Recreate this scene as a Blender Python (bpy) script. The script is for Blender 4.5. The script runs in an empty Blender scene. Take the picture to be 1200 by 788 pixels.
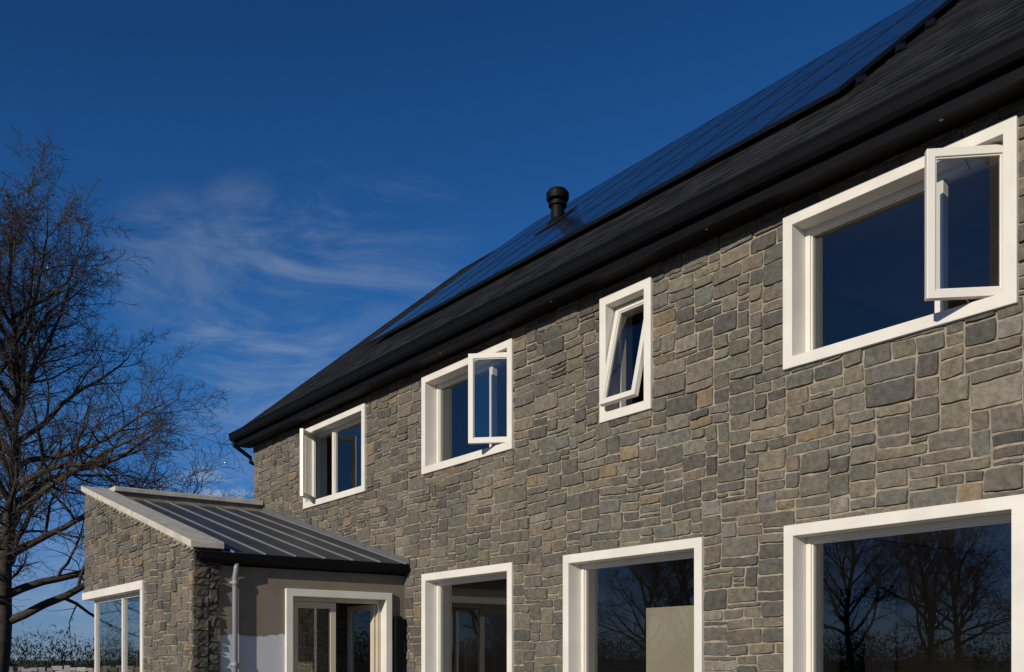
import bpy, math, random
from mathutils import Vector, Matrix, noise
random.seed(7)
C = bpy.context
scene = C.scene
CAMZ = 1.4
D = 7.2

# ------------------------------------------------------------ helpers
class MB:
    def __init__(s):
        s.v=[]; s.f=[]; s.c=[]
    def quad(s, a,b,c,d,col=None):
        n=len(s.v); s.v += [a,b,c,d]; s.f.append((n,n+1,n+2,n+3))
        s.c += [col or (1,1,1)]*4
    def box(s,x0,x1,y0,y1,z0,z1,T=None,col=None):
        P=[(x0,y0,z0),(x1,y0,z0),(x1,y1,z0),(x0,y1,z0),(x0,y0,z1),(x1,y0,z1),(x1,y1,z1),(x0,y1,z1)]
        if T: P=[T(p) for p in P]
        n=len(s.v); s.v+=P; s.c += [col or (1,1,1)]*8
        for q in ((0,3,2,1),(4,5,6,7),(0,1,5,4),(1,2,6,5),(2,3,7,6),(3,0,4,7)):
            s.f.append(tuple(n+i for i in q))
    def ring(s,o,i,yf,yb,T=None):
        P=[]
        for y in (yf,yb):
            for r in (o,i):
                P += [(r[0],y,r[2]),(r[1],y,r[2]),(r[1],y,r[3]),(r[0],y,r[3])]
        if T: P=[T(p) for p in P]
        n=len(s.v); s.v+=P; s.c+=[(1,1,1)]*16
        for k in range(4):
            m=(k+1)%4
            s.f.append((n+k,n+m,n+4+m,n+4+k))
            s.f.append((n+8+m,n+8+k,n+12+k,n+12+m))
            s.f.append((n+m,n+k,n+8+k,n+8+m))
            s.f.append((n+4+k,n+4+m,n+12+m,n+12+k))
    def prism(s, prof, a, b, T):
        n=len(s.v); k=len(prof)
        s.v += [T(p[0],p[1],a) for p in prof]+[T(p[0],p[1],b) for p in prof]
        s.c += [(1,1,1)]*(2*k)
        for i in range(k):
            j=(i+1)%k
            s.f.append((n+i,n+j,n+k+j,n+k+i))
        s.f.append(tuple(n+i for i in range(k))[::-1]); s.f.append(tuple(n+k+i for i in range(k)))
    def tube(s,pts,rad,k=6,caps=True):
        n=len(s.v); m=len(pts)
        pts=[Vector(p) for p in pts]
        for i,p in enumerate(pts):
            d=(pts[min(i+1,m-1)]-pts[max(i-1,0)])
            d.normalize()
            a=Vector((0,0,1)) if abs(d.z)<.9 else Vector((1,0,0))
            u=d.cross(a).normalized(); w=d.cross(u)
            r=rad[i] if isinstance(rad,(list,tuple)) else rad
            for j in range(k):
                t=2*math.pi*j/k
                s.v.append(tuple(p+u*(r*math.cos(t))+w*(r*math.sin(t)))); s.c.append((1,1,1))
        for i in range(m-1):
            for j in range(k):
                q=(j+1)%k
                s.f.append((n+i*k+j,n+i*k+q,n+(i+1)*k+q,n+(i+1)*k+j))
        if caps:
            s.f.append(tuple(n+j for j in range(k))); s.f.append(tuple(n+(m-1)*k+j for j in range(k))[::-1])
    def obj(s,name,mat,parent=None,bevel=0,smooth=False,recalc=True,mw=None):
        me=bpy.data.meshes.new(name)
        me.from_pydata([tuple(v) for v in s.v],[],s.f)
        at=me.color_attributes.new("col",'FLOAT_COLOR','POINT')
        buf=[]
        for c in s.c: buf += [c[0],c[1],c[2],1.0]
        at.data.foreach_set("color",buf)
        if recalc:
            import bmesh
            bm=bmesh.new(); bm.from_mesh(me)
            bmesh.ops.recalc_face_normals(bm,faces=bm.faces)
            bm.to_mesh(me); bm.free()
        if smooth: me.polygons.foreach_set("use_smooth",[True]*len(me.polygons))
        me.update()
        ob=bpy.data.objects.new(name,me)
        C.collection.objects.link(ob)
        me.materials.append(mat)
        if mw is not None: ob.matrix_world=mw
        if parent: ob.parent=parent
        if bevel:
            b=ob.modifiers.new("bevel",'BEVEL'); b.width=bevel; b.segments=2; b.limit_method='ANGLE'
        return ob

def empty(name):
    e=bpy.data.objects.new(name,None); C.collection.objects.link(e); return e

def mat(name):
    m=bpy.data.materials.new(name); m.use_nodes=True
    nt=m.node_tree; return m,nt,nt.nodes["Principled BSDF"]

def simple(name,col,rough=.6,var=.12,scale=6,bump=0.0,bscale=60,metal=0,spec=.5,coat=0):
    m,nt,b=mat(name)
    N=nt.nodes; L=nt.links
    tc=N.new('ShaderNodeTexCoord')
    n=N.new('ShaderNodeTexNoise'); n.inputs['Scale'].default_value=scale; n.inputs['Detail'].default_value=4
    L.new(tc.outputs['Object'],n.inputs['Vector'])
    r=N.new('ShaderNodeValToRGB')
    r.color_ramp.elements[0].position=.3; r.color_ramp.elements[1].position=.7
    r.color_ramp.elements[0].color=(*[c*(1-var) for c in col],1)
    r.color_ramp.elements[1].color=(*[min(1,c*(1+var)) for c in col],1)
    L.new(n.outputs['Fac'],r.inputs['Fac']); L.new(r.outputs['Color'],b.inputs['Base Color'])
    b.inputs['Roughness'].default_value=rough; b.inputs['Metallic'].default_value=metal
    b.inputs['Specular IOR Level'].default_value=spec
    if bump:
        n2=N.new('ShaderNodeTexNoise'); n2.inputs['Scale'].default_value=bscale; n2.inputs['Detail'].default_value=3
        L.new(tc.outputs['Object'],n2.inputs['Vector'])
        bp=N.new('ShaderNodeBump'); bp.inputs['Strength'].default_value=bump; bp.inputs['Distance'].default_value=.01
        L.new(n2.outputs['Fac'],bp.inputs['Height']); L.new(bp.outputs['Normal'],b.inputs['Normal'])
    return m

def attrmat(name,rough=.85,mott=.25,scale=9,bump=.5,bscale=45,dist=.008,spec=.3,large=0):
    m,nt,b=mat(name); N=nt.nodes; L=nt.links
    at=N.new('ShaderNodeAttribute'); at.attribute_name="col"
    tc=N.new('ShaderNodeTexCoord')
    n=N.new('ShaderNodeTexNoise'); n.inputs['Scale'].default_value=scale; n.inputs['Detail'].default_value=5; n.inputs['Roughness'].default_value=.7
    L.new(tc.outputs['Object'],n.inputs['Vector'])
    mr=N.new('ShaderNodeMapRange'); mr.inputs[1].default_value=.3; mr.inputs[2].default_value=.7
    mr.inputs[3].default_value=1-mott; mr.inputs[4].default_value=1+mott
    L.new(n.outputs['Fac'],mr.inputs[0])
    mu=N.new('ShaderNodeVectorMath'); mu.operation='SCALE'
    L.new(at.outputs['Color'],mu.inputs[0]); L.new(mr.outputs[0],mu.inputs['Scale'])
    outc=mu.outputs[0]
    if large:
        n3=N.new('ShaderNodeTexNoise'); n3.inputs['Scale'].default_value=.7; n3.inputs['Detail'].default_value=3
        L.new(tc.outputs['Object'],n3.inputs['Vector'])
        m3=N.new('ShaderNodeMapRange'); m3.inputs[1].default_value=.3; m3.inputs[2].default_value=.7; m3.inputs[3].default_value=1-large; m3.inputs[4].default_value=1+large
        L.new(n3.outputs['Fac'],m3.inputs[0])
        mu2=N.new('ShaderNodeVectorMath'); mu2.operation='SCALE'; L.new(outc,mu2.inputs[0]); L.new(m3.outputs[0],mu2.inputs['Scale']); outc=mu2.outputs[0]
    L.new(outc,b.inputs['Base Color'])
    if bump:
        n2=N.new('ShaderNodeTexNoise'); n2.inputs['Scale'].default_value=bscale; n2.inputs['Detail'].default_value=4; n2.inputs['Roughness'].default_value=.65
        L.new(tc.outputs['Object'],n2.inputs['Vector'])
        bp=N.new('ShaderNodeBump'); bp.inputs['Strength'].default_value=bump; bp.inputs['Distance'].default_value=dist
        L.new(n2.outputs['Fac'],bp.inputs['Height']); L.new(bp.outputs['Normal'],b.inputs['Normal'])
    b.inputs['Roughness'].default_value=rough; b.inputs['Specular IOR Level'].default_value=spec
    return m

M_stone=attrmat("stone",mott=.34,scale=18,bump=1.0,bscale=30,dist=.016,spec=.12,large=.12)
M_mortar=simple("mortar",(.255,.218,.165),.95,.35,8,.5,90)
M_white=simple("white_painted_surround",(.67,.64,.57),.6,.07,3,.15,120)
M_frame=simple("white_window_frame",(.66,.63,.56),.4,.03,3)
M_cream=simple("cream_door_frame",(.50,.45,.34),.45,.05,3)
M_black=simple("black_gutter",(.0045,.0045,.0055),.55,.2,5,spec=.12)
M_slate=attrmat("slate",rough=.7,mott=.3,scale=6,bump=.4,bscale=40,dist=.005,spec=.15)
M_dark=simple("dark_membrane",(.012,.012,.014),.8,spec=.1)
M_conc=simple("concrete_coping",(.47,.44,.37),.85,.2,5,.4,60)
M_zinc=simple("zinc_roof",(.046,.049,.055),.5,.18,1.5,.05,20,metal=.2)
M_seam=simple("zinc_seam",(.18,.19,.20),.5,.15,1.5,.05,20,metal=.3)
M_pipe=simple("grey_pipe",(.24,.25,.27),.4,.05,3)
M_plaster=simple("interior_plaster",(.36,.32,.27),.9,.15,2)
M_plaster2=simple("interior_light_plaster",(.36,.32,.25),.9,.08,2)
M_idoor=simple("interior_dark_door",(.012,.012,.013),.9,spec=.0)
M_floor=simple("interior_floor",(.18,.145,.11),.7)
M_bark=simple("bark",(.046,.035,.026),.9,.3,6)
M_panelframe=simple("panel_frame",(.010,.013,.022),.45,.1,spec=.2)
M_lamp=simple("soffit_light_rim",(.22,.22,.22),.3)

# render wall with primer patch
M_render,nt,b=mat("render_wall"); N=nt.nodes; L=nt.links
tc=N.new('ShaderNodeTexCoord'); n=N.new('ShaderNodeTexNoise'); n.inputs['Scale'].default_value=4; n.inputs['Detail'].default_value=5
L.new(tc.outputs['Object'],n.inputs['Vector'])
r=N.new('ShaderNodeValToRGB'); r.color_ramp.elements[0].color=(.15,.125,.09,1); r.color_ramp.elements[1].color=(.23,.195,.145,1)
L.new(n.outputs['Fac'],r.inputs['Fac'])
sp=N.new('ShaderNodeSeparateXYZ'); L.new(tc.outputs['Object'],sp.inputs[0])
ma=N.new('ShaderNodeMath'); ma.operation='MULTIPLY_ADD'; ma.inputs[1].default_value=.22; L.new(n.outputs['Fac'],ma.inputs[0]); L.new(sp.outputs['Z'],ma.inputs[2])
lt=N.new('ShaderNodeMapRange'); lt.inputs[1].default_value=1.83; lt.inputs[2].default_value=1.81; L.new(ma.outputs[0],lt.inputs[0])
mx=N.new('ShaderNodeMix'); mx.data_type='RGBA'; L.new(lt.outputs[0],mx.inputs[0]); L.new(r.outputs['Color'],mx.inputs[6]); mx.inputs[7].default_value=(.50,.51,.53,1)
L.new(mx.outputs[2],b.inputs['Base Color']); b.inputs['Roughness'].default_value=.9
n2=N.new('ShaderNodeTexNoise'); n2.inputs['Scale'].default_value=150; L.new(tc.outputs['Object'],n2.inputs['Vector'])
bp=N.new('ShaderNodeBump'); bp.inputs['Strength'].default_value=.4; bp.inputs['Distance'].default_value=.005
L.new(n2.outputs['Fac'],bp.inputs['Height']); L.new(bp.outputs['Normal'],b.inputs['Normal'])

# glass
M_glass=bpy.data.materials.new("window_glass"); M_glass.use_nodes=True
nt=M_glass.node_tree; N=nt.nodes; L=nt.links; N.clear()
o=N.new('ShaderNodeOutputMaterial'); ms=N.new('ShaderNodeMixShader'); tr=N.new('ShaderNodeBsdfTransparent'); gl=N.new('ShaderNodeBsdfGlossy')
tr.inputs[0].default_value=(.78,.79,.76,1); gl.inputs['Roughness'].default_value=.0; gl.inputs['Color'].default_value=(.97,.97,.97,1)
lw=N.new('ShaderNodeLayerWeight'); lw.inputs['Blend'].default_value=.5
pw=N.new('ShaderNodeMath'); pw.operation='POWER'; pw.inputs[1].default_value=4; L.new(lw.outputs['Facing'],pw.inputs[0])
mr=N.new('ShaderNodeMapRange'); mr.inputs[3].default_value=.105; mr.inputs[4].default_value=1; L.new(pw.outputs[0],mr.inputs[0])
L.new(mr.outputs[0],ms.inputs[0]); L.new(tr.outputs[0],ms.inputs[1]); L.new(gl.outputs[0],ms.inputs[2]); L.new(ms.outputs[0],o.inputs[0])

# solar glass
M_solar,nt,b=mat("solar_cells"); N=nt.nodes; L=nt.links
tc=N.new('ShaderNodeTexCoord'); br=N.new('ShaderNodeTexBrick'); br.offset=0; br.inputs['Scale'].default_value=1
br.inputs['Brick Width'].default_value=.158; br.inputs['Row Height'].default_value=.158; br.inputs['Mortar Size'].default_value=.003
br.inputs['Color1'].default_value=(.006,.013,.034,1); br.inputs['Color2'].default_value=(.008,.017,.044,1); br.inputs['Mortar'].default_value=(.02,.025,.035,1)
L.new(tc.outputs['Object'],br.inputs['Vector']); L.new(br.outputs['Color'],b.inputs['Base Color'])
b.inputs['Roughness'].default_value=.15; b.inputs['Specular IOR Level'].default_value=.6

# ------------------------------------------------------------ stones
def pack(W,H,blocked,rng,cw=.05,ch=.048):
    nx=int(round(W/cw)); nz=int(math.ceil(H/ch))
    occ=[[blocked((i+.5)*cw,(j+.5)*ch) for i in range(nx)] for j in range(nz)]
    out=[]
    for j in range(nz):
        i=0
        while i<nx:
            if occ[j][i]: i+=1; continue
            run=0
            while i+run<nx and not occ[j][i+run] and run<16: run+=1
            h=rng.choices((1,2,3,4),(.10,.36,.40,.14))[0]
            w=rng.randint(4,9) if h<3 else rng.randint(4,9)
            if h==1: w=rng.randint(3,7)
            if run-w<3: w=run if run<=9 else run//2
            w=min(w,run)
            hh=1
            while hh<h and j+hh<nz and all(not occ[j+hh][i+k] for k in range(w)): hh+=1
            for a in range(hh):
                for k in range(w): occ[j+a][i+k]=True
            out.append((i*cw,(i+w)*cw,j*ch,(j+hh)*ch))
            i+=w
    return out

def warp(x,z):
    v=noise.noise_vector(Vector((x*.9,z*1.3,3.1)))
    v2=noise.noise_vector(Vector((x*3.1,z*4.3,9.1)))
    return x+v.x*.04+v2.x*.010, z+v.y*.030+v2.y*.012

PAL=[((.132,.118,.093),5),((.118,.107,.087),4.5),((.152,.134,.103),3.5),((.092,.086,.074),2.6),((.165,.140,.102),1.4),((.126,.119,.101),2.5),((.190,.146,.092),.4),((.188,.170,.140),.4)]
def stones(W,H,blocked,T,seed,zmax=None,mb=None,tall=1.0,gain=1.0,off=(0,0)):
    rng=random.Random(seed); mb=mb or MB()
    for (x0,x1,z0,z1) in pack(W,H,blocked,rng):
        g=lambda: rng.uniform(.0025,.0100)
        cor=[(x0+g(),z0+g()),(x1-g(),z0+g()),(x1-g(),z1-g()),(x0+g(),z1-g())]
        w=x1-x0; h=z1-z0
        nx=max(1,round(w/.05)); nz=max(1,round(h/.045))
        ex=.0055/w; ez=.0055/h
        ss=[0,ex]+[ (k+rng.uniform(-.2,.2))/(nx) for k in range(1,nx)]+[1-ex,1]
        ts=[0,ez]+[ (k+rng.uniform(-.2,.2))/(nz) for k in range(1,nz)]+[1-ez,1]
        base=rng.uniform(.009,.024)*tall; tx=rng.uniform(-.006,.006); tz=rng.uniform(-.007,.007); bul=rng.uniform(-.002,.006)*tall
        c=rng.choices([p[0] for p in PAL],[p[1] for p in PAL])[0]
        k=rng.uniform(.88,1.13)*gain; c=tuple(min(.8,q*k*rng.uniform(.98,1.02)) for q in c)
        n0=len(mb.v); A=len(ss); B=len(ts); sd=rng.uniform(0,100)
        for bi,t in enumerate(ts):
            for ai,s in enumerate(ss):
                x=(cor[0][0]*(1-s)+cor[1][0]*s)*(1-t)+(cor[3][0]*(1-s)+cor[2][0]*s)*t
                z=(cor[0][1]*(1-s)+cor[1][1]*s)*(1-t)+(cor[3][1]*(1-s)+cor[2][1]*s)*t
                nv=noise.noise_vector(Vector((x*22+sd,z*22,sd)))
                edge=(ai in(0,A-1)) or (bi in(0,B-1))
                x+=nv.x*.0075; z+=nv.y*.0075
                if (ai in(0,1,A-2,A-1)) and (bi in(0,1,B-2,B-1)):
                    q=rng.uniform(0,.006)
                    x+=(q if s<.5 else -q); z+=(q if t<.5 else -q)
                if edge: d=-.004
                else:
                    d=base+tx*(s-.5)*2+tz*(t-.5)*2+bul*(1-(2*s-1)**2)*(1-(2*t-1)**2)*1.2+nv.z*.009*tall
                    d=max(d,.004)
                x,z=warp(x+off[0],z+off[1]); x-=off[0]; z-=off[1]
                x=min(max(x,-.015),W+.015)
                if zmax: z=min(z,zmax(x))
                mb.v.append(T(x,z,d)); mb.c.append(c)
        for bi in range(B-1):
            for ai in range(A-1):
                a=n0+bi*A+ai; mb.f.append((a,a+1,a+1+A,a+A))
    return mb

def wallquads(mb,x0,x1,z0,z1,ops,T):
    xs=sorted(set([x0,x1]+[v for o in ops for v in o[:2] if x0<v<x1])); zs=sorted(set([z0,z1]+[v for o in ops for v in o[2:] if z0<v<z1]))
    for i in range(len(xs)-1):
        for j in range(len(zs)-1):
            cx=(xs[i]+xs[i+1])/2; cz=(zs[j]+zs[j+1])/2
            if any(o[0]<cx<o[1] and o[2]<cz<o[3] for o in ops): continue
            mb.quad(T(xs[i],zs[j]),T(xs[i+1],zs[j]),T(xs[i+1],zs[j+1]),T(xs[i],zs[j+1]))

house=empty("stone_house")
XL=-17.94; XR=1.6
WT=CAMZ+4.05
UW=(CAMZ+2.58,CAMZ+3.94); GW=(.12,CAMZ+1.19)
wins=[
 ("u4",-5.589,-3.521,*UW),("u3",-8.039,-7.251,*UW),("u2",-11.765,-9.647,*UW),("u1",-15.66,-13.44,*UW),
 ("g4",-5.58,-3.46,*GW),("g3",-8.666,-6.551,*GW),("g2",-11.765,-9.647,*GW),
 ("u5",-2.2,-.2,*UW)]
BW=.10
ops=[(w[1]+.05,w[2]-.05,w[3]+.05,w[4]-.05) for w in wins]
mb=MB(); wallquads(mb,XL,XR,0,WT,ops,lambda x,z:(x,0,z)); mb.obj("mortar_wall",M_mortar,house,recalc=False)
mb=MB(); wallquads(mb,XL+.3,XR-.3,0,WT,ops,lambda x,z:(x,.35,z)); mb.obj("inner_wall_face",M_plaster,house,recalc=False)
def blk(x,z):
    X=x+XL
    for o in ops:
        if o[0]<X<o[1] and o[2]<z<o[3]: return True
    return False
mb=stones(XR-XL,WT,blk,lambda x,z,d:(x+XL,-d,z),11,zmax=lambda x:WT+.005)
mb.obj("facade_stonework",M_stone,house,smooth=False,recalc=False)
RY=4.82; RH=CAMZ+8.59
mb=MB()
for X in (XL,XR):
    n=len(mb.v)
    mb.v+=[(X,0,0),(X,2*RY,0),(X,2*RY,WT),(X,RY,RH-.15),(X,0,WT)]; mb.c+=[(1,1,1)]*5; mb.f.append((n,n+1,n+2,n+3,n+4))
mb.quad((XL,2*RY,0),(XR,2*RY,0),(XR,2*RY,WT),(XL,2*RY,WT))
M_rend2=simple("gable_render",(.4,.36,.3),.9,.1,3,.3,100)
mb.obj("gable_walls",M_rend2,house,recalc=False)

# interiors
mb=MB()
mb.box(XL+.05,XR-.05,.36,9.5,2.72,2.95)
mb.box(XL+.05,XR-.05,.36,9.5,5.42,5.44)
mb.box(XL+.05,XR-.05,4.6,4.7,0.02,5.40)
for X in (-13.0,-9.15,-6.3,-2.9): mb.box(X-.05,X+.05,.37,4.59,.1,2.70); 
for X in (-12.9,-8.9,-6.6,-2.9): mb.box(X-.05,X+.05,.37,4.59,2.97,5.40)
mb.obj("interior_partitions",M_plaster,house)
mb=MB(); mb.box(XL+.06,XR-.06,.36,9.4,.01,.1); mb.obj("interior_floor",M_floor,house)
mb=MB()
mb.box(-8.28,-7.51,.9,1.0,.12,2.0)
mb.box(-12.2,-11.4,4.5,4.58,1.1,2.2)
mb.obj("interior_light_panels",M_plaster2,house)
mb=MB()
mb.box(-6.90,-6.4,4.48,4.595,.12,2.15); mb.box(-6.09,-5.46,1.5,1.56,.12,2.12); mb.box(-9.0,-8.5,4.48,4.59,.12,2.1)
mb.obj("interior_doors",M_idoor,house,bevel=.01)

# ------------------------------------------------------------ windows
sur=MB(); fr=MB(); gls=MB(); hard=MB()
def glass(x0,x1,z0,z1,y,T=None):
    P=[(x0,y,z0),(x1,y,z0),(x1,y,z1),(x0,y,z1)]
    if T: P=[T(p) for p in P]
    gls.quad(*P)
def sash(w,h,T,fw=.062):
    fr.ring((0,w,0,h),(fw,w-fw,fw,h-fw),-.032,.03,T)
    fr.ring((fw,w-fw,fw,h-fw),(fw+.012,w-fw-.012,fw+.012,h-fw-.012),-.018,.012,T)
    glass(fw+.005,w-fw-.005,fw+.005,h-fw-.005,-.004,T)
def rotZ(hx,hy,hz,ang,sgn):
    c=math.cos(ang); s_=math.sin(ang)
    def T(p):
        x,y,z=p
        wd=(sgn*c,-s_); nd=(sgn*s_ , c)
        return (hx+wd[0]*x+nd[0]*y, hy+wd[1]*x+nd[1]*y, hz+z)
    return T
FY0,FY1=.14,.215
def window(name,x0,x1,z0,z1):
    o_=(x0,x1,z0,z1); i_=(x0+BW,x1-BW,z0+BW,z1-BW)
    sur.ring(o_,i_,-.048,.36)
    f_=(i_[0]+.05,i_[1]-.05,i_[2]+.05,i_[3]-.05)
    fr.ring((i_[0]+.001,i_[1]-.001,i_[2]+.001,i_[3]-.001),f_,FY0,FY1)
    H=i_[3]-i_[2]
    yh=.12
    def fixed(a,b):
        fr.ring((a,b,f_[2],f_[3]),(a+.014,b-.014,f_[2]+.014,f_[3]-.014),FY0+.018,FY1-.01)
        glass(a+.005,b-.005,f_[2]+.005,f_[3]-.005,FY0+.035)
    if name in("u4","u2"):
        w=.60; m=i_[1]-w
        fr.box(m-.035,m+.035,FY0-.001,FY1+.001,f_[2]-.01,f_[3]+.01)
        fixed(f_[0],m-.035)
        T=rotZ(i_[1]-.03,yh,i_[2]+.02,math.radians(46),-1)
        sash(w,H-.04,T)
        zb=i_[2]+.06
        hard.tube([T((w*.55,.02,.03)),(m+.25,FY0+.01,zb)],.006,6)
        hard.tube([T((w*.55,.02,H-.07)),(m+.25,FY0+.01,i_[3]-.06)],.006,6)
        hard.box(w-.045,w-.02,.031,.045,H*.25,H*.75,T); hard.box(w-.05,w-.03,.045,.075,H*.42,H*.56,T)
    elif name=="u1":
        w=.62; m=i_[0]+w+.05
        fr.box(m-.035,m+.035,FY0-.001,FY1+.001,f_[2]-.01,f_[3]+.01)
        fixed(m+.035,f_[1])
        T=rotZ(i_[0]+.03,yh,i_[2]+.02,math.radians(46),1)
        sash(w,H-.04,T)
    elif name=="u3":
        a=math.radians(13); hz=i_[3]-.02; Hs=H-.04; w=(i_[1]-i_[0])-.04
        def T(p):
            x,y,z=p; q=z-Hs
            return (i_[0]+.02+x, .12+ y*math.cos(a)+q*math.sin(a), hz+q*math.cos(a)-y*math.sin(a))
        sash(w,Hs,T,.058)
        for xx in (i_[0]+.035,i_[1]-.035):
            hard.tube([(xx,T((0,0,.25))[1],T((0,0,.25))[2]),(xx,FY0+.01,i_[2]+.55)],.007,6)
    else:
        fixed(f_[0],f_[1])
for w in wins: window(*w)

# ------------------------------------------------------------ porch
PX=-12.28; PY=-3.07; PXL=-17.77; SL=.262
zp=lambda X: CAMZ+1.51+SL*(PX-X)
zr=lambda X: CAMZ+1.39+SL*(PX-X)
pop=(PXL-.1,-14.37,.15,2.47)
mb=MB()
def poly(mb,pts):
    n=len(mb.v); mb.v+=pts; mb.c+=[(1,1,1)]*len(pts); mb.f.append(tuple(range(n,n+len(pts))))
for y in (PY,PY+.35):
    poly(mb,[(-14.37,y,0),(PX,y,0),(PX,y,zp(PX)-.09),(-14.37,y,zp(-14.37)-.09)])
    poly(mb,[(PXL,y,2.47),(-14.37,y,2.47),(-14.37,y,zp(-14.37)-.09),(PXL,y,zp(PXL)-.09)])
    poly(mb,[(PXL,y,0),(-14.37,y,0),(-14.37,y,.15),(PXL,y,.15)])
mb.quad((PX,PY,0),(PX,PY+.35,0),(PX,PY+.35,zp(PX)-.09),(PX,PY,zp(PX)-.09))
for X in (PXL,PXL+.3):
    mb.quad((X,-1.5,0),(X,0,0),(X,0,zp(PXL)-.09),(X,-1.5,zp(PXL)-.09))
    mb.quad((X,PY,2.47),(X,-1.5,2.47),(X,-1.5,zp(PXL)-.09),(X,PY,zp(PXL)-.09))
mb.quad((PXL,-1.5,0),(PXL+.3,-1.5,0),(PXL+.3,-1.5,2.47),(PXL,-1.5,2.47))
mb.quad((PXL,PY,2.47),(-14.37,PY,2.47),(-14.37,PY+.35,2.47),(PXL,PY+.35,2.47))
mb.obj("porch_mortar_walls",M_mortar,house,recalc=False)
W=PX-PXL
mb=stones(W,4.5,lambda x,z:(x+PXL<pop[1] and pop[2]<z<2.45) or z>zp(x+PXL)-.12,lambda x,z,d:(x+PXL,PY-d,z),21,zmax=lambda x:zp(x+PXL)-.08,gain=1.05,off=(40,0))
stones(.36,zp(PX)-.08,lambda x,z:False,lambda x,z,d:(PX+d,PY-.015+x,z),22,zmax=lambda x:zp(PX)-.085,mb=mb,tall=2.0,gain=.62,off=(70,0))  # return face: its shade is put into darker stone colours by the gain
stones(-PY,4.35,lambda x,z:(PY+x<-1.5 and z<2.45) or z>zp(PXL)-.12,lambda x,z,d:(PXL-d,PY+x,z),23,mb=mb,zmax=lambda x:zp(PXL)-.08,off=(90,0))
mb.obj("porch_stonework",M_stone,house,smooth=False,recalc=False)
mb=MB()
mb.prism([(PXL-.06,zp(PXL-.06)-.09),(PX+.07,zp(PX+.07)-.09),(PX+.07,zp(PX+.07)),(PXL-.06,zp(PXL-.06))],PY-.06,PY+.38,lambda u,v,t:(u,t,v))
mb.prism([(PXL-.05,zp(PXL)-.085),(PXL+.36,zp(PXL)-.085),(PXL+.36,zp(PXL)+.0),(PXL-.05,zp(PXL)+.012)],PY+.385,-.03,lambda u,v,t:(u,t,v))
mb.obj("parapet_coping",M_conc,house,bevel=.012)
mb=MB()
mb.prism([(PXL+.31,zr(PXL+.31)-.06),(PX+.16,zr(PX+.16)-.06),(PX+.16,zr(PX+.16)),(PXL+.31,zr(PXL+.31))],PY+.352,-.028,lambda u,v,t:(u,t,v))
mb.obj("zinc_roof_sheet",M_zinc,house)
mb=MB()
y=PY+.352+.12
while y<-.05:
    mb.prism([(PXL+.32,zr(PXL+.32)+.002),(PX+.165,zr(PX+.165)+.002),(PX+.165,zr(PX+.165)+.028),(PXL+.32,zr(PXL+.32)+.028)],y-.009,y+.009,lambda u,v,t:(u,t,v))
    y+=.42
mb.obj("standing_seams",M_seam,house,bevel=.003)
mb=MB()
mb.prism([(PXL+.33,zr(PXL+.33)),(PX+.16,zr(PX+.16)),(PX+.16,zr(PX+.16)+.08),(PXL+.33,zr(PXL+.33)+.08)],-.04,-.027,lambda u,v,t:(u,t,v))
mb.obj("roof_flashing",simple("lead",(.10,.105,.115),.5,.2),house)
mb=MB()
mb.box(PX+.004,PX+.03,PY+.36,-.03,2.60,2.73)
prof=[(PX+.035,2.76),(PX+.035,2.67),(PX+.06,2.63),(PX+.12,2.62),(PX+.165,2.66),(PX+.175,2.755),(PX+.162,2.755),(PX+.150,2.67),(PX+.115,2.64),(PX+.065,2.645),(PX+.05,2.675),(PX+.05,2.76)]
mb.prism(prof,PY+.03,-.03,lambda u,v,t:(u,t,v))
mb.obj("porch_gutter",M_black,house)
dop=(-1.846,-.24,.08,2.345)
mb=MB()
for X in (PX,PX-.3):
    wallquads(mb,PY+.35,0,0,2.74,[(dop[0]+.04,dop[1]-.04,-1,dop[3]-.04)],lambda a,z,X=X:(X,a,z))
mb.obj("porch_render_wall",M_render,house,recalc=False)
Td=lambda p:(PX-p[1],p[0],p[2])
sur.ring((dop[0],dop[1],-.05,dop[3]),(dop[0]+BW,dop[1]-BW,.02,dop[3]-BW),-.045,.31,Td)
dfr=MB()
di=(dop[0]+BW,dop[1]-BW,.02,dop[3]-BW)
dfr.ring((di[0]+.001,di[1]-.001,di[2],di[3]-.001),(di[0]+.055,di[1]-.055,di[2]+.05,di[3]-.055),.11,.19,Td)
lw_=(di[1]-di[0]-.11)/2
def leaf(T):
    h=di[3]-di[2]-.115
    dfr.ring((0,lw_,0,h),(.085,lw_-.085,.16,h-.085),-.03,.03,T)
    P=[T((.08,0,.15)),T((lw_-.08,0,.15)),T((lw_-.08,0,h-.08)),T((.08,0,h-.08))]; gls.quad(*P)
leaf(lambda p:Td((di[0]+.057+p[0],.15+p[1],di[2]+.055+p[2])))
a=math.radians(82)
leaf(lambda p:Td((di[1]-.06-p[0]*math.cos(a)-p[1]*math.sin(a),.16+p[0]*math.sin(a)-p[1]*math.cos(a),di[2]+.055+p[2])))
dfr.obj("patio_door_frames",M_cream,house,bevel=.004)
sur.box(PXL-.035,-14.32,PY-.045,PY+.36,2.405,2.53); sur.box(-14.43,-14.321,PY-.044,PY+.355,.1,2.404)
sur.box(PXL-.034,PXL+.3,PY+.361,-1.45,2.406,2.529)
yy=PY+.15
for X in (-17.6,-15.93): fr.box(X-.04,X+.04,yy-.035,yy+.035,.15,2.40)
fr.box(-14.50,-14.432,yy-.034,yy+.034,.15,2.40)
fr.box(-17.6,-14.44,yy-.03,yy+.03,2.345,2.402)
glass(-17.58,-14.46,.2,2.38,yy)
gls.quad((-17.6,-1.5,.2),(-17.6,yy,.2),(-17.6,yy,2.38),(-17.6,-1.5,2.38))
fr.box(-17.64,-17.56,-1.58,-1.5,.15,2.4)
mb=MB()
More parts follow.
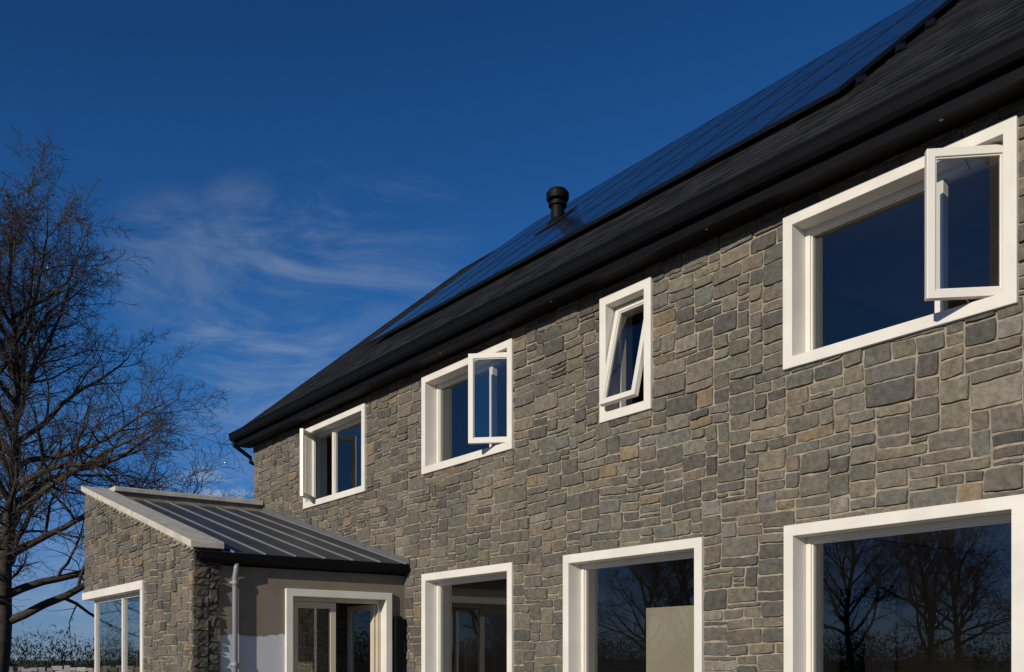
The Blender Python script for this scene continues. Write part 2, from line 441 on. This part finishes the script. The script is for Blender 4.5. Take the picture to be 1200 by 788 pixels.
mb.prism([(PXL+.31,zr(PXL+.31)-.16),(PX-.31,zr(PX-.31)-.16),(PX-.31,zr(PX-.31)-.10),(PXL+.31,zr(PXL+.31)-.10)],PY+.355,-.03,lambda u,v,t:(u,t,v))
mb.box(PXL+.02,PX-.02,PY+.02,-.03,.012,.06)
mb.obj("porch_ceiling_and_floor",M_floor,house)
mb=MB()
py=-2.55
mb.tube([(PX+.10,py,2.64),(PX+.10,py,2.56),(PX+.055,py,2.46),(PX+.055,py,.05)],.034,12)
for z in (2.35,1.3,.4): mb.tube([(PX+.055,py,z),(PX+.055,py,z+.07)],.041,12); mb.box(PX+.001,PX+.05,py-.055,py+.055,z+.02,z+.05)
mb.obj("porch_downpipe",M_pipe,house,smooth=True)
mb=MB()
prof=[(-.21,.9),(-.07,.9)]+[(-.14+.07*math.cos(t*math.pi/8),1.93+.09*math.sin(t*math.pi/8)) for t in range(9)]
mb.prism(prof,PX+.003,PX+.09,lambda u,v,t:(t,u,v)); mb.obj("dark_arched_box",M_black,house,bevel=.01)  # plain dark shape with arched top, object not identified

sur.obj("window_surrounds",M_white,house,bevel=.006)
fr.obj("window_frames",M_frame,house,bevel=.003)
gls.obj("window_glass",M_glass,house,recalc=False)
hard.obj("window_stays",simple("steel",(.25,.25,.25),.45,metal=.6),house)

# ------------------------------------------------------------ main roof
PITCH=math.atan2(8.59-4.31,RY+.31)
RS=math.hypot(8.59-4.31,RY+.31)
E0=Vector((0,-.31,CAMZ+4.31))
MR=Matrix.Translation(E0)@Matrix.Rotation(PITCH,4,'X')
VX0=XL-.16; VX1=XR+.16
mb=MB()
rng=random.Random(5); rowh=.245; v=0; r_=0
while v<RS:
    x=VX0+(-.15 if r_%2 else 0)
    while x<VX1:
        a=max(x,VX0); b_=min(x+.3,VX1)
        if b_-a>.02:
            g=rng.uniform(.009,.026); c=(g,g*1.0,g*1.06)
            v1=min(v+rowh+.03,RS); j=rng.uniform(-.006,.006); t0=rng.uniform(.011,.017)
            P=[(a+.002,v+j,-.012),(b_-.002,v+j,-.012),(b_-.002,v1,-.02),(a+.002,v1,-.02),(a+.002,v+j,t0),(b_-.002,v+j,t0+rng.uniform(-.002,.002)),(b_-.002,v1,.001),(a+.002,v1,.001)]
            n=len(mb.v); mb.v+=P; mb.c+=[c]*8
            for q in ((4,5,6,7),(0,1,5,4),(1,2,6,5),(3,0,4,7)): mb.f.append(tuple(n+i for i in q))
        x+=.3
    v+=rowh; r_+=1
mb.obj("slate_roof",M_slate,house,mw=MR,recalc=False)
mb=MB(); mb.box(VX0+.01,VX1-.01,.02,RS,-.08,-.022); mb.obj("roof_deck",M_dark,house,mw=MR)
mb=MB(); mb.quad((VX0,RY,RH),(VX1,RY,RH),(VX1,2*RY+.31,CAMZ+4.31),(VX0,2*RY+.31,CAMZ+4.31),(.03,.03,.032)); mb.obj("rear_slate_roof",M_slate,house,recalc=False)
mb=MB(); mb.prism([(RY-.13,RH-.09),(RY,RH+.03),(RY+.13,RH-.09),(RY,RH-.04)],VX0,VX1,lambda u,v,t:(t,u,v)); mb.obj("ridge_tiles",M_dark,house)
mb=MB()
SZ=CAMZ+4.05
mb.box(VX0,VX1,-.29,-.001,SZ,SZ+.02)
mb.box(VX0,VX1,-.315,-.291,SZ-.03,SZ+.25)
G=SZ+.215; gy=-.317
prof=[(gy,G),(gy,G-.11),(gy-.03,G-.135),(gy-.075,G-.135),(gy-.105,G-.10),(gy-.115,G-.03),(gy-.13,G),(gy-.118,G+.003),(gy-.100,G-.03),(gy-.092,G-.09),(gy-.07,G-.12),(gy-.035,G-.12),(gy-.012,G-.10),(gy-.012,G)]
mb.prism(prof,VX0-.02,VX1,lambda u,v,t:(t,u,v))
for X in (VX0-.025,VX1+.001):
    mb.prism([(-.30,SZ),(-.31,SZ+.27),(RY,RH+.02),(RY,RH-.22),(.0,SZ)],X,X+.024,lambda u,v,t:(t,u,v))
mb.tube([(VX0+.1,gy-.06,G-.13),(VX0+.1,gy-.06,G-.22),(VX0+.10,-.05,G-.42),(VX0+.10,-.05,G-.5),(XL-.06,.12,G-.6),(XL-.06,.12,.1)],.038,10)
mb.obj("gutter_and_fascia",M_black,house)
mb=MB()
for X in (-10.98,-8.65,-6.32,-3.99): mb.tube([(X,-.23,SZ-.006),(X,-.23,SZ+.001)],.017,14)
mb.obj("soffit_lights",M_lamp,house)

# solar panels
pf=MB(); pg=MB()
v0=(1.01+.31)/math.cos(PITCH)-.02; nn_=.11
pw_,ph_=.944,1.585
for i in range(10):
    for j in range(3):
        a=-15.24+i*(pw_+.012); vv=v0+j*(ph_+.015)
        T=lambda p:(p[0],p[2],-p[1])
        pf.ring((a,a+pw_,vv,vv+ph_),(a+.010,a+pw_-.010,vv+.010,vv+ph_-.010),-nn_-.002,-nn_+.038,T)
        pg.quad((a+.008,vv+.008,nn_-.001),(a+pw_-.008,vv+.008,nn_-.001),(a+pw_-.008,vv+ph_-.008,nn_-.001),(a+.008,vv+ph_-.008,nn_-.001))
for j in range(3):
    for f in (.22,.78):
        vv=v0+j*(ph_+.015)+ph_*f
        pf.box(-15.32,-5.60,vv-.02,vv+.02,.03,nn_-.04)
        for q in range(12): pf.box(-15.1+q*.85,-15.05+q*.85,vv-.03,vv+.1,.012,.04)
pf.obj("solar_panel_frames",M_panelframe,house,mw=MR)
pg.obj("solar_panels",M_solar,house,mw=MR,recalc=False)

# flue
mb=MB()
fx,fy=-12.40,2.93; fz=E0.z+(fy+.31)*math.tan(PITCH)
def lathe(mb,prof,cx,cy,cz,k=24):
    n=len(mb.v)
    for r,z in prof:
        for j in range(k):
            t=2*math.pi*j/k; mb.v.append((cx+r*math.cos(t),cy+r*math.sin(t),cz+z)); mb.c.append((1,1,1))
    for i in range(len(prof)-1):
        for j in range(k):
            q=(j+1)%k; mb.f.append((n+i*k+j,n+i*k+q,n+(i+1)*k+q,n+(i+1)*k+j))
    mb.f.append(tuple(n+(len(prof)-1)*k+j for j in range(k)))
lathe(mb,[(.19,-.1),(.17,.05),(.13,.14),(.11,.16),(.11,.36),(.15,.37),(.15,.41),(.115,.42),(.115,.46),(.18,.47),(.185,.50),(.185,.58),(.15,.61),(.145,.63),(.02,.65)],fx,fy,fz)
mb.obj("roof_flue",M_black,house,smooth=False)
mb=MB(); mb.box(fx-.24,fx+.26,2.93/math.cos(PITCH)+.1,2.93/math.cos(PITCH)+.75,nn_+.005,nn_+.02); mb.obj("flue_flashing",M_dark,house,mw=MR,bevel=.004)

# ------------------------------------------------------------ ground
M_ground,nt,b=mat("grass_ground"); N=nt.nodes; L=nt.links
tc=N.new('ShaderNodeTexCoord'); n=N.new('ShaderNodeTexNoise'); n.inputs['Scale'].default_value=.25; n.inputs['Detail'].default_value=6
L.new(tc.outputs['Object'],n.inputs['Vector']); r=N.new('ShaderNodeValToRGB')
r.color_ramp.elements[0].position=.35; r.color_ramp.elements[0].color=(.035,.05,.018,1); r.color_ramp.elements[1].position=.7; r.color_ramp.elements[1].color=(.09,.085,.045,1)
L.new(n.outputs['Fac'],r.inputs['Fac']); L.new(r.outputs['Color'],b.inputs['Base Color']); b.inputs['Roughness'].default_value=.95; b.inputs['Specular IOR Level'].default_value=.1
mb=MB(); mb.quad((-1500,-1500,0),(1500,-1500,0),(1500,1500,0),(-1500,1500,0)); mb.obj("ground",M_ground,recalc=False)
mb=MB(); mb.box(-26,6,-14,-.02,-.05,.008); mb.box(-26,-18.0,-.019,8,-.05,.008)
mb.obj("gravel_path",simple("gravel",(.26,.24,.21),.95,.3,40,.8,60))
mb=MB(); rng=random.Random(3)
def lowwall():
    F=Vector((-.803,.596,0)); R=Vector((.596,.803,0)); O=Vector((0,-D,0))
    A=O+F*46+R*(-34); B=O+F*52+R*(-8)
    d=(B-A); Ln=d.length; d.normalize(); nn=Vector((-d.y,d.x,0))
    s=0
    while s<Ln:
        z=0
        while z<.95:
            w=rng.uniform(.25,.5); h=rng.uniform(.14,.24)
            c=A+d*(s+rng.uniform(-.1,.1)); g=rng.uniform(.2,.45)
            def T(p,c=c): 
                q=c+d*p[0]+nn*p[1]; return (q.x,q.y,p[2])
            mb.box(-w/2,w/2,-.25+rng.uniform(-.04,.04),.25,z,z+h*rng.uniform(.9,1.1),T,(g,g*.96,g*.88)); z+=h
        s+=.36
lowwall(); mb.obj("rubble_wall",M_stone,bevel=.03)

# ------------------------------------------------------------ trees
def make_tree(name,seed,H,nl=26,cnts=(11,8,5),spread=1.0):
    rng=random.Random(seed); mb=MB()
    def grow(p,d,L,r,lvl,trop):
        n=(14,11,8,5,3)[lvl]; pts=[p.copy()]; rad=[r]; dirs=[d.copy()]
        wob=(.07,.15,.20,.24,.28)[lvl]
        for i in range(n):
            d=(d+Vector((rng.gauss(0,wob),rng.gauss(0,wob),rng.gauss(0,wob)*.8+trop*(i/n+.3)))).normalized()
            p=p+d*(L/n); pts.append(p.copy()); dirs.append(d.copy())
            t=(i+1)/n; rad.append(max(r*(1-t)**.8*.92+r*.05,.0045))
        mb.tube(pts,rad,(10,7,5,3,3)[lvl],caps=False)
        if lvl==4: return
        cnt=int((nl,)[0] if lvl==0 else cnts[lvl-1]*rng.uniform(.85,1.15))
        az=rng.uniform(0,6.28)
        for k in range(cnt):
            lo=(.2,.2,.12,.08)[lvl]; t=lo+(1-lo)*((k+rng.random())/cnt)
            f=t*n; i=min(int(f),n-1); q=pts[i].lerp(pts[i+1],f-i); dd=dirs[i+1]
            az+=2.4+rng.uniform(-.5,.5)
            a=Vector((0,0,1)) if abs(dd.z)<.95 else Vector((1,0,0))
            u=dd.cross(a).normalized(); w=dd.cross(u)
            if lvl==0:
                ang=math.radians(70-46*t+rng.uniform(-8,8)); LL=H*(.46*(1-t)**.42+.15)*rng.uniform(.8,1.1)*spread; tr=.05+.04*(1-t); rr=r*(.40*(1-t)+.15)
            else:
                ang=math.radians(rng.uniform(28,60)); LL=L*(.60,.52,.52)[lvl-1]*(1-.5*t)*rng.uniform(.7,1.25); tr=(.05,.04,.03)[lvl-1]*rng.uniform(-.8,1.6); rr=max(rad[i]*.50,.0055)
            nd=(dd*math.cos(ang)+(u*math.cos(az)+w*math.sin(az))*math.sin(ang)).normalized()
            grow(q,nd,LL,rr,lvl+1,tr)
    grow(Vector((0,0,-.1)),Vector((.05,.0,1)).normalized(),H*.88,H*.022,0,.02)
    return mb.obj(name,M_bark,recalc=False,smooth=True)
t1=make_tree("bare_tree",4,12.9,38,(12,9,7),.86); t1.location=(-33.4,-2.0,0); t1.scale=(1.13,1.13,1.11)
t2=make_tree("bare_tree",9,9.0,22,(11,8,5)); t2.location=(-25.5,-36,0)
def inst(src,loc,rz,s):
    ob=bpy.data.objects.new("bare_tree",src.data); C.collection.objects.link(ob); ob.location=loc; ob.rotation_euler=(0,0,rz); ob.scale=(s,s,s)
inst(t2,(-33,-41,0),1.7,1.15); inst(t2,(-20,-43,0),3.1,1.1); inst(t2,(-37,-29,0),2.2,.95); inst(t2,(-46,-25,0),4.4,1.0); inst(t2,(-14,-41,0),5.2,1)
inst(t2,(-29,-45,0),.7,1.1); inst(t2,(-41,-36,0),5.7,1.2); inst(t2,(-24,-49,0),2.7,1.2); inst(t2,(-53,-32,0),1.2,1.25); inst(t2,(-62,-24,0),3.7,1.1)
inst(t2,(-52.5,10.6,0),.6,.86)

M_fol=attrmat("distant_foliage",mott=.2,scale=.3,bump=0,spec=.05)
def mass(name,places,per,seed,smin,smax,col):
    mb=MB(); rng=random.Random(seed)
    for (cx,cy,hh,rw) in places:
        for q in range(per):
            while True:
                a,b_,c=rng.uniform(-1,1),rng.uniform(-1,1),rng.uniform(0,1)**1.2
                if a*a+b_*b_+c**4<1: break
            p=Vector((cx+a*rw,cy+b_*rw,c*hh)); s=rng.uniform(smin,smax); g=rng.uniform(.5,1.3)
            u=Vector((rng.gauss(0,.7),rng.gauss(0,.7),rng.gauss(0,1.3))).normalized()*s; w=Vector((rng.gauss(0,1),rng.gauss(0,1),rng.gauss(0,1))).normalized()*s*.4
            n=len(mb.v); mb.v+=[tuple(p),tuple(p+u),tuple(p+w)]; mb.c+=[tuple(q_*g for q_ in col)]*3; mb.f.append((n,n+1,n+2))
    mb.obj(name,M_fol,recalc=False)
rng=random.Random(12)
pl=[]
for k in range(340):
    an=2*math.pi*k/340+rng.uniform(-.01,.01); R_=rng.uniform(115,150)
    pl.append((math.cos(an)*R_,math.sin(an)*R_,rng.choice((2.8,3.4,4.2,5.4)),rng.uniform(2.5,4.5)))
mass("distant_trees",pl,620,12,.2,.62,(.030,.027,.019))
pl=[]
A=Vector((-75,-26)); B=Vector((12,-62))
for k in range(90):
    p=A.lerp(B,k/89); pl.append((p.x+rng.uniform(-1,1),p.y+rng.uniform(-1,1),rng.uniform(2.6,3.9),1.5))
A=Vector((-112,-4)); B=Vector((-76,-22))
for k in range(36):
    p=A.lerp(B,k/35); pl.append((p.x+rng.uniform(-1,1),p.y+rng.uniform(-1,1),rng.uniform(6,11),2.2))
mass("reflection_hedge",pl,650,13,.08,.30,(.034,.028,.018))  # unseen hedge runs, added to block the bright horizon in window reflections

# ------------------------------------------------------------ sky, sun
SE=math.radians(18); AZ=-16
w=bpy.data.worlds.new("World"); scene.world=w; w.use_nodes=True
nt=w.node_tree; N=nt.nodes; L=nt.links; N.clear()
out=N.new('ShaderNodeOutputWorld'); bg=N.new('ShaderNodeBackground'); sky=N.new('ShaderNodeTexSky')
sky.sky_type='NISHITA'; sky.sun_disc=False; sky.sun_elevation=SE; sky.sun_rotation=math.radians(180+AZ)
sky.air_density=1.0; sky.dust_density=.1; sky.ozone_density=4.0
bg.inputs['Strength'].default_value=.10
tint=N.new('ShaderNodeMix'); tint.data_type='RGBA'; tint.blend_type='MULTIPLY'; tint.inputs[0].default_value=1
L.new(sky.outputs[0],tint.inputs[6])
tc=N.new('ShaderNodeTexCoord')
def vm(op,a,bv=None):
    n=N.new('ShaderNodeVectorMath'); n.operation=op; L.new(a,n.inputs[0])
    if bv is not None: n.inputs[1].default_value=bv
    return n
def m2(op,a,b=None,c=None,cl=False):
    n=N.new('ShaderNodeMath'); n.operation=op; n.use_clamp=cl
    for i,v in enumerate((a,b,c)):
        if v is None: continue
        if isinstance(v,(int,float)): n.inputs[i].default_value=v
        else: L.new(v,n.inputs[i])
    return n.outputs[0]
dirn=vm('NORMALIZE',tc.outputs['Generated']).outputs[0]
z=N.new('ShaderNodeSeparateXYZ'); L.new(dirn,z.inputs[0])
def patch(dv,inner,outer):
    d=vm('DOT_PRODUCT',dirn,Vector(dv).normalized()).outputs['Value']
    mr=N.new('ShaderNodeMapRange'); mr.interpolation_type='SMOOTHSTEP'
    mr.inputs[1].default_value=math.cos(math.radians(outer)); mr.inputs[2].default_value=math.cos(math.radians(inner)); L.new(d,mr.inputs[0])
    return mr.outputs[0]
def nz(scale,sc,rot=(0,0,0),detail=6,rough=.6,dist=0):
    mp=N.new('ShaderNodeMapping'); mp.inputs['Scale'].default_value=sc; mp.inputs['Rotation'].default_value=rot
    L.new(dirn,mp.inputs['Vector']); n=N.new('ShaderNodeTexNoise'); n.inputs['Scale'].default_value=scale; n.inputs['Detail'].default_value=detail
    n.inputs['Roughness'].default_value=rough; n.inputs['Distortion'].default_value=dist; L.new(mp.outputs[0],n.inputs['Vector']); return n.outputs['Fac']
def ramp(v,a,b_):
    mr=N.new('ShaderNodeMapRange'); mr.interpolation_type='SMOOTHSTEP'; mr.inputs[1].default_value=a; mr.inputs[2].default_value=b_; L.new(v,mr.inputs[0]); return mr.outputs[0]
def pxdir(x,y):
    u=(x-600)/1150; vv=(773-y)/1150
    return (-.803+.596*u,.596+.803*u,vv)
tr=N.new('ShaderNodeValToRGB'); tr.color_ramp.interpolation='EASE'
e=tr.color_ramp.elements; e[0].position=0; e[0].color=(.27,.43,.86,1); e[1].position=.62; e[1].color=(.11,.36,.62,1)
q=e.new(.28); q.color=(.20,.52,.84,1)
L.new(z.outputs['Z'],tr.inputs['Fac']); L.new(tr.outputs['Color'],tint.inputs[7])
msk=m2('MULTIPLY',patch(pxdir(210,315),.1,4.5),.7)
for (x_,y_,r_o,a_) in ((300,300,4.5,.8),(390,300,5,.8),(470,300,5,.6),(330,365,6,.9),(300,430,6,1),(350,450,5,.8),(240,400,5,.6),(410,350,6,.5),(270,490,5,.6)):
    msk=m2('MAXIMUM',msk,m2('MULTIPLY',patch(pxdir(x_,y_),.1,r_o),a_))
wisp=m2('MULTIPLY',ramp(nz(6.0,(1,1,3.6),(.16,.10,.2),8,.66,.9),.38,.74),msk)
wisp=m2('MULTIPLY',wisp,.36)
pm=m2('MAXIMUM',patch(pxdir(238,592),.3,2.6),m2('MAXIMUM',patch(pxdir(205,600),.2,2.2),patch(pxdir(285,600),.2,2.2)))
puff=m2('MULTIPLY',ramp(nz(26,(1,1,2.2),detail=6),.40,.62),pm)
low=m2('MULTIPLY',ramp(nz(5,(1,1,3.0),detail=6),.40,.66),patch(pxdir(40,640),6,24)); 
lowm=m2('MULTIPLY',low,ramp(z.outputs['Z'],.26,.05)) ; lowm=m2('MULTIPLY',lowm,.38)
tot=m2('MAXIMUM',m2('MAXIMUM',wisp,m2('MULTIPLY',puff,.75)),lowm,cl=True)
mx=N.new('ShaderNodeMix'); mx.data_type='RGBA'; L.new(tot,mx.inputs[0]); L.new(tint.outputs[2],mx.inputs[6]); mx.inputs[7].default_value=(3.4,4.1,5.0,1)
L.new(mx.outputs[2],bg.inputs[0]); L.new(bg.outputs[0],out.inputs[0])

sl=bpy.data.lights.new("sun",'SUN'); sl.energy=4.1; sl.angle=math.radians(.5); sl.color=(1,.91,.78)
so=bpy.data.objects.new("sun",sl); C.collection.objects.link(so)
a=math.radians(AZ); ds=Vector((-math.sin(a)*math.cos(SE),-math.cos(a)*math.cos(SE),math.sin(SE)))
so.rotation_euler=ds.to_track_quat('Z','Y').to_euler()
so.location=(0,-20,20)

cam=bpy.data.cameras.new("camera"); co=bpy.data.objects.new("camera",cam); C.collection.objects.link(co)
co.location=(0,-D,CAMZ); co.rotation_euler=(math.radians(90),0,math.atan2(.803,.596))
cam.lens=34.5; cam.sensor_width=36; cam.shift_y=379/1200; cam.clip_end=5000; cam.clip_start=.05
scene.camera=co
scene.view_settings.view_transform='Standard'; scene.view_settings.look='None'; scene.view_settings.exposure=0
